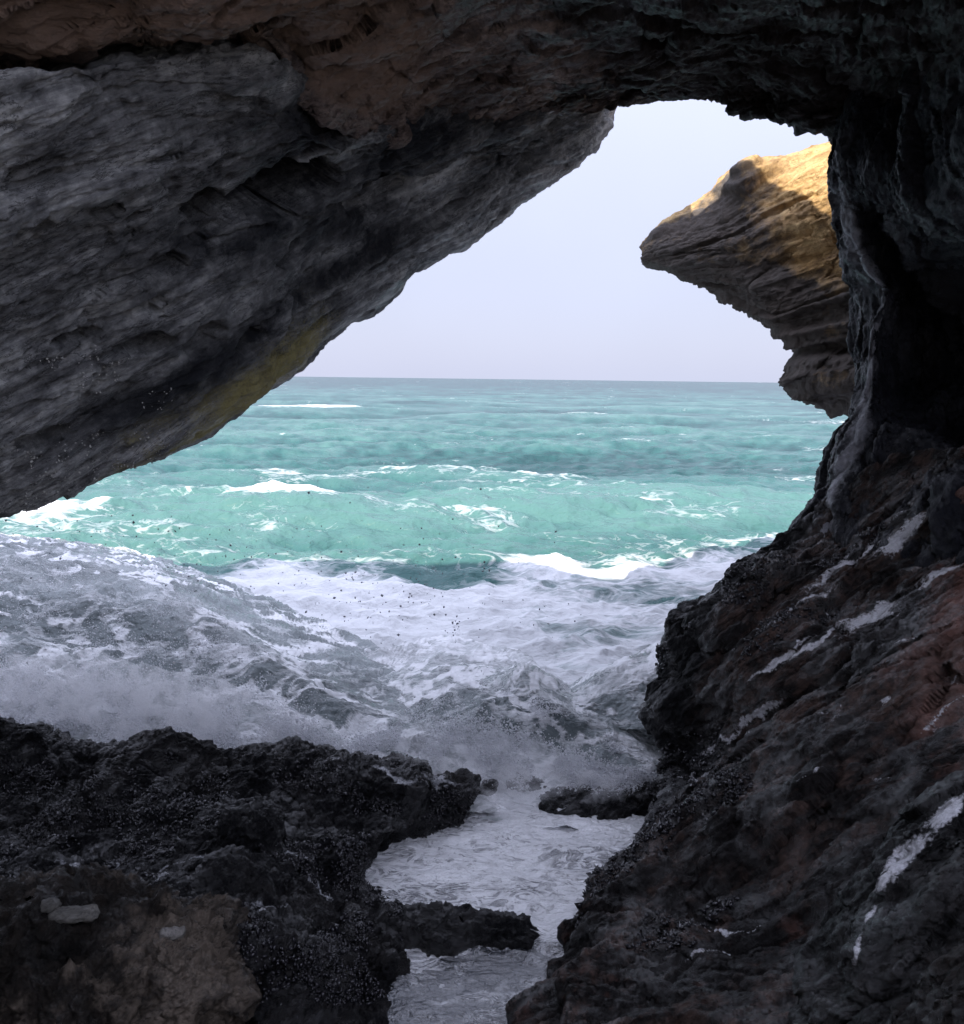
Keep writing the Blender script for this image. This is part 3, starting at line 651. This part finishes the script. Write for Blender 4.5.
def flat_water(name, poly, z, mat, amp, foamf, tone, label, step=.02):
    poly = np.array([p[:2] for p in poly]); lo, hi = poly.min(0), poly.max(0)
    nx, ny = int((hi[0] - lo[0]) / step) + 2, int((hi[1] - lo[1]) / step) + 2
    X, Y = np.meshgrid(np.linspace(lo[0], hi[0], nx), np.linspace(lo[1], hi[1], ny))
    x, y = X.ravel(), Y.ravel(); p3 = np.stack([x, y * 1.6, 0 * x], 1)
    h = z + amp * (fbm(p3 * 2.2, 4) + .6 * (ridged(p3 * 4.0, 3) - .8))
    inside = np.zeros(len(x), bool); n = len(poly); j = n - 1
    for i in range(n):
        xi, yi = poly[i]; xj, yj = poly[j]
        inside ^= ((yi > y) != (yj > y)) & (x < (xj - xi) * (y - yi) / (yj - yi + 1e-9) + xi); j = i
    F = grid_faces(ny, nx); F = F[inside[F].all(1)]
    used = np.unique(F); mp = np.zeros(len(x), int); mp[used] = np.arange(len(used))
    o = mesh_obj(name, np.stack([x, y, h], 1)[used], mp[F], mat, attrs={'foam': foamf(p3)[used], 'tone': (tone + .4 * fbm(p3, 3))[used]})
    tag(o, label, None, kind='structure')
flat_water('tide_pool', [Z(300, 1100, .08), Z(330, 900, .08), Z(340, 800, .08), Z(450, 770, .08), Z(700, 780, .08), Z(760, 900, .08), Z(640, 1100, .08)], .08, M_pool, .02,
           lambda p: .80 + .40 * fbm(p * 1.6, 4) - .55 * sst(4.7, 4.1, p[:, 1] / 1.6) , .5, 'bright foaming tide pool between the black rocks')
# sea floor under everything, pale and raised behind the viewer to bounce light
def ground():
    x = np.linspace(-40, 40, 60); y = np.linspace(-12, 60, 60); X, Y = np.meshgrid(x, y)
    h = -1.2 + .2 * fbm(np.stack([X.ravel() * .3, Y.ravel() * .3, 0 * X.ravel()], 1), 3) + 2.1 * sst(2.2, -1.5, Y.ravel())
    t = NT('sea_floor'); t.set(Base_Color=t.mixc(t.noise(t.pos(), 3, 5), (.34, .30, .24), (.50, .45, .36)), Roughness=.9)
    tag(mesh_obj('ground', np.stack([X.ravel(), Y.ravel(), h], 1), grid_faces(60, 60), t.m), 'pale sandy sea floor, raised behind the viewer to bounce light', None, kind='structure')
ground()

def froth(c, k, lo, hi):
    w = c + .3 * np.stack([fbm(c * 1.3 + 5, 3), fbm(c * 1.3 + 15, 3), fbm(c * 1.3 + 25, 3)], 1)
    f = sst(lo, hi, ridged(w * np.array([1.5, 2.0, 2.0]) * k, 5, 2.1, .6))
    return f * (.35 + .9 * sst(-.35, .4, fbm(c * 1.1 + 3, 3)))
# --- breaking waves
def wave(name, rows, nu, nv, seed, label, amp, foamf, wts=None):
    G, ts = loft(rows, nu, nv, wts); nvv = G.shape[0]
    n = gnormals(G).reshape(-1, 3); c = G.reshape(-1, 3)
    if ((CAM - c) * n).sum() < 0: n = -n; fl = True
    else: fl = False
    t = np.repeat(ts, nu); u = np.tile(np.linspace(0, 1, nu), nvv)
    s = np.array([seed, 2 * seed, 0])
    d = amp * (.9 * fbm(c * np.array([1.6, 1.6, .9]) + s, 3) + .5 * (ridged(c * np.array([2.6, 2.6, 1.4]) + s, 3) - .9) + .12 * fbm(c * 8 + s, 3))
    edge = sst(0, .12, u) * sst(1, .9, u) * .8 + .2
    c2 = c + n * (d * edge)[:, None]
    n2 = gnormals(c2.reshape(nvv, nu, 3)).reshape(-1, 3); n2 = -n2 if fl else n2
    c2 = c2 + n2 * (.010 * fbm(c2 * 17 + s, 3, 2.1, .6))[:, None]
    F = grid_faces(nvv, nu); F = F[:, ::-1] if fl else F
    at = {'foam': foamf(c2, t, u), 'tone': .45 + .55 * fbm(c2 * 1.3 + s, 3)}
    o = mesh_obj(name, c2, F, M_wave, attrs=at)
    tag(o, label, 'wave'); return c2.reshape(nvv, nu, 3)

wl = wave('breaking_wave', [
    rowZ([(-420,530,.05),(-100,532,.05),(0,535,.05),(120,550,.05),(250,590,.05),(360,640,.02),(470,690,.0)]),
    rowP([(-420,532,12.2),(-100,542,12.0),(0,546,11.8),(60,554,11.5),(110,566,11.1),(180,592,10.3),(260,640,9.2),(340,690,8.1),(420,730,7.4),(480,755,7.0)]),
    rowP([(-420,545,11.2),(-100,552,11.0),(0,557,10.8),(60,566,10.5),(110,580,10.1),(180,606,9.4),(260,652,8.5),(340,700,7.7),(420,738,7.15),(480,760,6.9)]),
    rowP([(-420,605,9.5),(-100,608,9.4),(0,615,9.2),(100,634,8.9),(200,668,8.3),(300,712,7.6),(400,748,7.05),(480,768,6.85)]),
    rowP([(-420,670,8.3),(-100,670,8.2),(0,672,8.1),(100,684,7.9),(200,704,7.6),(300,730,7.25),(400,756,6.9),(480,776,6.75)]),
    rowP([(-420,720,7.6),(-100,722,7.5),(0,725,7.4),(100,735,7.25),(200,742,7.1),(300,755,6.95),(400,770,6.75),(480,784,6.65)]),
    rowP([(-420,780,6.9),(0,790,6.6),(200,800,6.4),(400,810,6.3),(500,812,6.2)]),
  ], 560, 420, 3, 'grey frothing wave breaking against the black ledge on the left', .065,
  lambda c, t, u: -.02 + .45 * sst(3.4, 4.8, t) + .95 * froth(c, 1.0, 1.0, 1.7) + .18 * np.exp(-((t - 1.6) / .5) ** 2) + .12 * sst(.5, .9, u), [.5, .5, 1.4, 1.4, 1.2, .5])
wc = wave('breaking_wave', [
    rowZ([(290,690,-.3),(360,660,.05),(440,635,.05),(500,645,.05),(560,680,.05),(620,715,.05),(700,745,.05)]),
    rowP([(280,762,7.2),(350,730,7.75),(400,706,8.05),(440,692,8.1),(485,688,7.9),(530,688,7.5),(575,716,7.3),(620,742,7.1),(690,775,6.9)]),
    rowP([(285,765,7.0),(365,735,7.4),(440,718,7.45),(485,700,7.35),(530,718,7.2),(575,738,7.05),(620,757,6.9),(690,782,6.75)]),
    rowP([(290,785,6.7),(370,735,7.15),(440,738,7.05),(500,748,6.95),(560,760,6.85),(620,772,6.75),(690,790,6.65)]),
    rowP([(295,800,6.5),(370,770,6.8),(440,775,6.75),(500,782,6.7),(560,784,6.65),(620,788,6.6),(690,800,6.55)]),
    rowP([(300,820,6.3),(370,805,6.45),(440,805,6.4),(500,812,6.3),(560,812,6.3),(690,815,6.3)]),
  ], 420, 260, 8, 'smaller grey wave curling down towards the tide pool in the middle', .055,
  lambda c, t, u: .02 + .62 * sst(2.2, 3.2, t) + .95 * froth(c, 1.4, .95, 1.65) + .5 * sst(.9, .3, t) + .35 * np.exp(-((t - 1) / .28) ** 2), [.5, 1.2, 1.3, 1.2, .4])
wr = wave('breaking_wave', [
    rowZ([(560,690,.04),(600,672,.04),(640,660,.04),(700,640,.04),(780,640,.04)]),
    rowP([(560,708,7.7),(590,697,7.75),(620,684,7.8),(650,672,7.85),(700,655,7.9),(780,650,8)]),
    rowP([(562,716,7.5),(600,712,7.5),(640,706,7.5),(700,700,7.5),(780,700,7.5)]),
    rowP([(562,724,7.3),(600,726,7.3),(640,730,7.2),(700,740,7.1),(780,740,7.1)]),
  ], 200, 120, 5, 'small grey swell rising against the foot of the right ridge', .05,
  lambda c, t, u: .0 + .7 * froth(c, 1.4, 1.0, 1.6) + .5 * np.exp(-((t - 1) / .25) ** 2), [.6, 1, 1])

# ------------------------------------------------------------------ spray, mussels, barnacles (past counting)
OCT = np.array([[1,0,0],[-1,0,0],[0,1,0],[0,-1,0],[0,0,1],[0,0,-1]], float)
OCF = np.array([[0,2,4],[2,1,4],[1,3,4],[3,0,4],[2,0,5],[1,2,5],[3,1,5],[0,3,5]])
def scatter(name, pos, rad, mat, label, stretch=None, axes=None, attrs=None):
    n = len(pos); v = np.repeat(OCT[None], n, 0)
    if stretch is not None: v = v * stretch[:, None, :]
    if axes is not None: v = np.einsum('nij,njk->nik', v, axes)
    v = v * rad[:, None, None] + pos[:, None, :]
    f = (OCF[None] + 6 * np.arange(n)[:, None, None]).reshape(-1, 3)
    o = mesh_obj(name, v.reshape(-1, 3), f, mat)
    tag(o, label, None, kind='stuff'); return o
def rnd_axes(n):
    a = rng.normal(size=(n, 3)); a /= np.linalg.norm(a, axis=1)[:, None]
    b = rng.normal(size=(n, 3)); b -= (a * b).sum(1)[:, None] * a; b /= np.linalg.norm(b, axis=1)[:, None]
    return np.stack([a, b, np.cross(a, b)], 1)
t = NT('white_spray'); t.set(Base_Color=(.78, .79, .82), Roughness=.45); M_spray = t.m
t = NT('clear_drop'); t.set(Base_Color=(.22, .23, .25), Roughness=.1, IOR=1.33); M_drop = t.m

def pick(G, t0, t1, u0, u1, n, bias=None):
    nv, nu, _ = G.shape
    j = (rng.uniform(t0, t1, n) * (nv - 1)).astype(int); i = (rng.uniform(u0, u1, n) * (nu - 1)).astype(int)
    return G[j, i]
pts = []; 
def burst(G, t0, t1, u0, u1, n, up, side, keep=0):
    p = pick(G, t0, t1, u0, u1, n)
    k = .5 + 1.0 * np.clip(fbm(p * np.array([2.2, 2.2, 1]) + 7, 3), -.4, 1)     # jets rise in clumps
    hgt = rng.exponential(1, n) * up * k
    p = p + np.stack([rng.normal(0, side, n), rng.normal(0, side, n) - .10, hgt], 1)
    m = fbm(p * 3.1 + 3, 3) > keep
    pts.append(p[m])
burst(wl, .18, .5, .22, .8, 16000, .10, .05)
burst(wl, .66, .95, .25, .85, 60000, .14, .06, -.15)
burst(wl, .70, .95, .28, .46, 16000, .28, .06, -.1)
burst(wc, .5, .9, .05, .95, 26000, .07, .05, -.1)
burst(wc, .12, .3, .2, .9, 5000, .04, .03)
pp = np.concatenate(pts)
scatter('sea_spray', pp, np.clip(rng.lognormal(math.log(.0042), .45, len(pp)), .002, .016), M_spray, 'white sea spray thrown up along the breaking waves', rng.uniform(.6, 1.5, (len(pp), 3)))
dp = []
for (cx, cy, sx, sy, n) in ((190,565,35,18,60),(250,530,90,22,30),(400,575,50,22,40),(455,632,4,10,26),(415,600,40,22,40),(430,585,60,40,35),(505,560,40,30,14),(540,600,40,22,16),(350,600,60,25,40),(100,540,70,14,30),(30,540,40,18,40),(300,570,60,20,40)):
    x = rng.normal(cx, sx, n); y = rng.normal(cy, sy, n); d = rng.uniform(6.3, 7.8, n)
    dp += [P(a, b, c) for a, b, c in zip(x, y, d)]
dp = np.array(dp)
scatter('water_drops', dp, np.clip(rng.lognormal(math.log(.0052), .4, len(dp)), .0025, .010), M_drop, 'loose grey water drops flung into the air above the breaking wave', rng.uniform(.6, 1.5, (len(dp), 3)), rnd_axes(len(dp)))

def mist(name, pts, r, dens, label, seed):
    """fine mist: a lumpy closed shell along a line of points, filled with thin scattering air"""
    t = NT(name); t.t.nodes.remove(t.b)
    v = t.n('ShaderNodeVolumePrincipled'); v.inputs['Color'].default_value = (.97, .97, .98, 1)
    p = t.pos(); n = t.noise(t.map(p, sc=(1, 1, .7)), 5.5, 7, .7, 1.2)
    t.link(t.math('MULTIPLY', t.rng(n, .49, .64), dens), v.inputs['Density'])
    t.link(v.outputs[0], t.t.nodes['Material Output'].inputs['Volume'])
    pts = np.array(pts); nu, nv = 40, 60
    ax = cr(pts, np.linspace(0, 1, nv)); th = np.linspace(0, 2 * np.pi, nu, endpoint=False)
    pr = np.sqrt(np.clip(1 - np.linspace(-.999, .999, nv) ** 4, 0, 1))
    off = np.stack([0 * th, np.cos(th) * r[0], np.sin(th) * r[1]], 1)
    G = ax[:, None, :] + off[None] * pr[:, None, None]
    k = 1 + .45 * fbm(G.reshape(-1, 3) * 1.7 + seed, 3).reshape(nv, nu, 1)
    G = ax[:, None, :] + off[None] * pr[:, None, None] * k
    F = grid_faces(nv, nu, True)
    c0, c1 = np.arange(nu)[::-1], np.arange(nu) + (nv - 1) * nu
    o = mesh_obj(name, G, F, t.m)
    tag(o, label, None, kind='stuff'); return o
mist('spray_mist', [Z(-260, 700, .55), Z(-60, 690, .55), Z(60, 690, .52), Z(150, 705, .45), Z(260, 725, .40), Z(350, 748, .30)], (.36, .24), 13.0, 'soft white mist of spray at the foot of the left wave', 3)
mist('spray_mist', [P(-260, 575, 10.2), P(-60, 570, 10.2), P(60, 580, 9.9), P(160, 605, 9.2), P(260, 650, 8.4)], (.4, .26), 1.6, 'thin veil of mist blowing off the crest of the left wave', 5)
mist('spray_mist', [Z(380, 772, .22), Z(450, 778, .22), Z(540, 784, .2), Z(640, 788, .2)], (.2, .13), 9.0, 'soft white mist at the foot of the middle wave', 8)
t = NT('mussel_shell'); t.set(Base_Color=t.ramp(t.noise(t.pos(), 20, 3), [(.35, (.006, .006, .009)), (.65, (.022, .02, .024))]), Roughness=t.rng(t.noise(t.pos(), 7, 3), .4, .6, .10, .42), Specular_IOR_Level=.6); M_mus = t.m
def normals_of(G, j, i):
    n = gnormals(G); return n[j, i]
def cover(name, G, t0, t1, u0, u1, n, size, thr, mat, label, st, freq=2.0, seed=0, keep=None):
    nv, nu, _ = G.shape
    j = (rng.uniform(t0, t1, n) * (nv - 1)).astype(int); i = (rng.uniform(u0, u1, n) * (nu - 1)).astype(int)
    p = G[j, i]; m = fbm(p * freq + seed, 3) > thr; m &= True if keep is None else keep(p); p = p[m]; k = len(p)
    s = rng.uniform(.7, 1.3, (k, 3)) * np.array(st)
    p = p + rng.normal(0, size * .4, (k, 3))
    scatter(name, p, np.clip(rng.lognormal(math.log(size), .3, k), size * .4, size * 2), mat, label, s, rnd_axes(k))
cover('mussels', ledgeG, .16, .90, .30, .98, 26000, .016, .2, M_mus, 'black mussels and weed crusting the low ledge', (1, .55, .4))
cover('mussels', ridgeG, .12, .55, .1, .8, 12000, .016, .15, M_mus, 'black mussels clustered on the seaward side of the right ridge', (1, .55, .4), seed=5)
t = NT('barnacle'); t.set(Base_Color=(.62, .61, .58), Roughness=.7); M_bar = t.m
cover('barnacles', slabG, .05, .75, .2, .65, 22000, .0055, -.1, M_bar, 'white barnacles speckled over the lower left of the slab', (1, 1, .6), keep=lambda p: (p[:, 2] < 2.95 + .35 * fbm(p * 1.2, 2)) & (p[:, 0] < -1.95 + .5 * fbm(p * 1.7, 2)))

# ------------------------------------------------------------------ light
S = np.array([-.50, -.56, .66]); S /= np.linalg.norm(S)
el = math.asin(S[2]); az = math.atan2(S[0], S[1])
w = bpy.data.worlds.new('World'); scene.world = w; w.use_nodes = True
nt = w.node_tree; bg = nt.nodes['Background']
sky = nt.nodes.new('ShaderNodeTexSky'); sky.sky_type = 'NISHITA'; sky.sun_disc = False
sky.sun_elevation = el; sky.sun_rotation = az; sky.air_density = 1.0; sky.dust_density = 1.5; sky.ozone_density = 1.0; sky.altitude = 0
mx = nt.nodes.new('ShaderNodeMix'); mx.data_type = 'RGBA'; mx.inputs[0].default_value = .95   # sea haze whitens the sky
tc = nt.nodes.new('ShaderNodeTexCoord'); sx = nt.nodes.new('ShaderNodeSeparateXYZ'); nt.links.new(tc.outputs['Generated'], sx.inputs[0])
mr = nt.nodes.new('ShaderNodeMapRange'); mr.inputs[3].default_value = .95; mr.inputs[4].default_value = 3.3; np_ = nt.nodes.new('ShaderNodeMath'); np_.operation = 'POWER'; np_.use_clamp = True; np_.inputs[1].default_value = 1.6; nt.links.new(sx.outputs[2], np_.inputs[0]); nt.links.new(np_.outputs[0], mr.inputs[0])
nz = nt.nodes.new('ShaderNodeTexNoise'); nz.inputs['Scale'].default_value = 2.6; nz.inputs['Detail'].default_value = 4; nt.links.new(tc.outputs['Generated'], nz.inputs['Vector'])
nr = nt.nodes.new('ShaderNodeMapRange'); nr.inputs[3].default_value = .90; nr.inputs[4].default_value = 1.10; nt.links.new(nz.outputs['Fac'], nr.inputs[0])
nm = nt.nodes.new('ShaderNodeMath'); nm.operation = 'MULTIPLY'; nt.links.new(mr.outputs[0], nm.inputs[0]); nt.links.new(nr.outputs[0], nm.inputs[1])
ms = nt.nodes.new('ShaderNodeVectorMath'); ms.operation = 'SCALE'; ms.inputs[0].default_value = (1.96, 2.07, 2.68); nt.links.new(nm.outputs[0], ms.inputs['Scale'])
nt.links.new(ms.outputs[0], mx.inputs[7])            # a hazy sky brightens towards the zenith
nt.links.new(sky.outputs[0], mx.inputs[6]); nt.links.new(mx.outputs[2], bg.inputs[0]); bg.inputs[1].default_value = .083
sl = bpy.data.lights.new('sun', 'SUN'); sl.energy = 2.0; sl.angle = RAD(.5); sl.color = (1, .93, .82)
so = bpy.data.objects.new('sun', sl); col.objects.link(so)
so.rotation_euler = Vector((-S).tolist()).to_track_quat('-Z', 'Y').to_euler()

scene.view_settings.view_transform = 'Standard'; scene.view_settings.look = 'None'
scene.view_settings.exposure = 2.1; scene.view_settings.gamma = 1
scene.render.engine = 'CYCLES'
scene.cycles.max_bounces = 8; scene.cycles.diffuse_bounces = 5; scene.cycles.use_denoising = True; scene.cycles.volume_step_rate = 2; scene.cycles.volume_bounces = 3
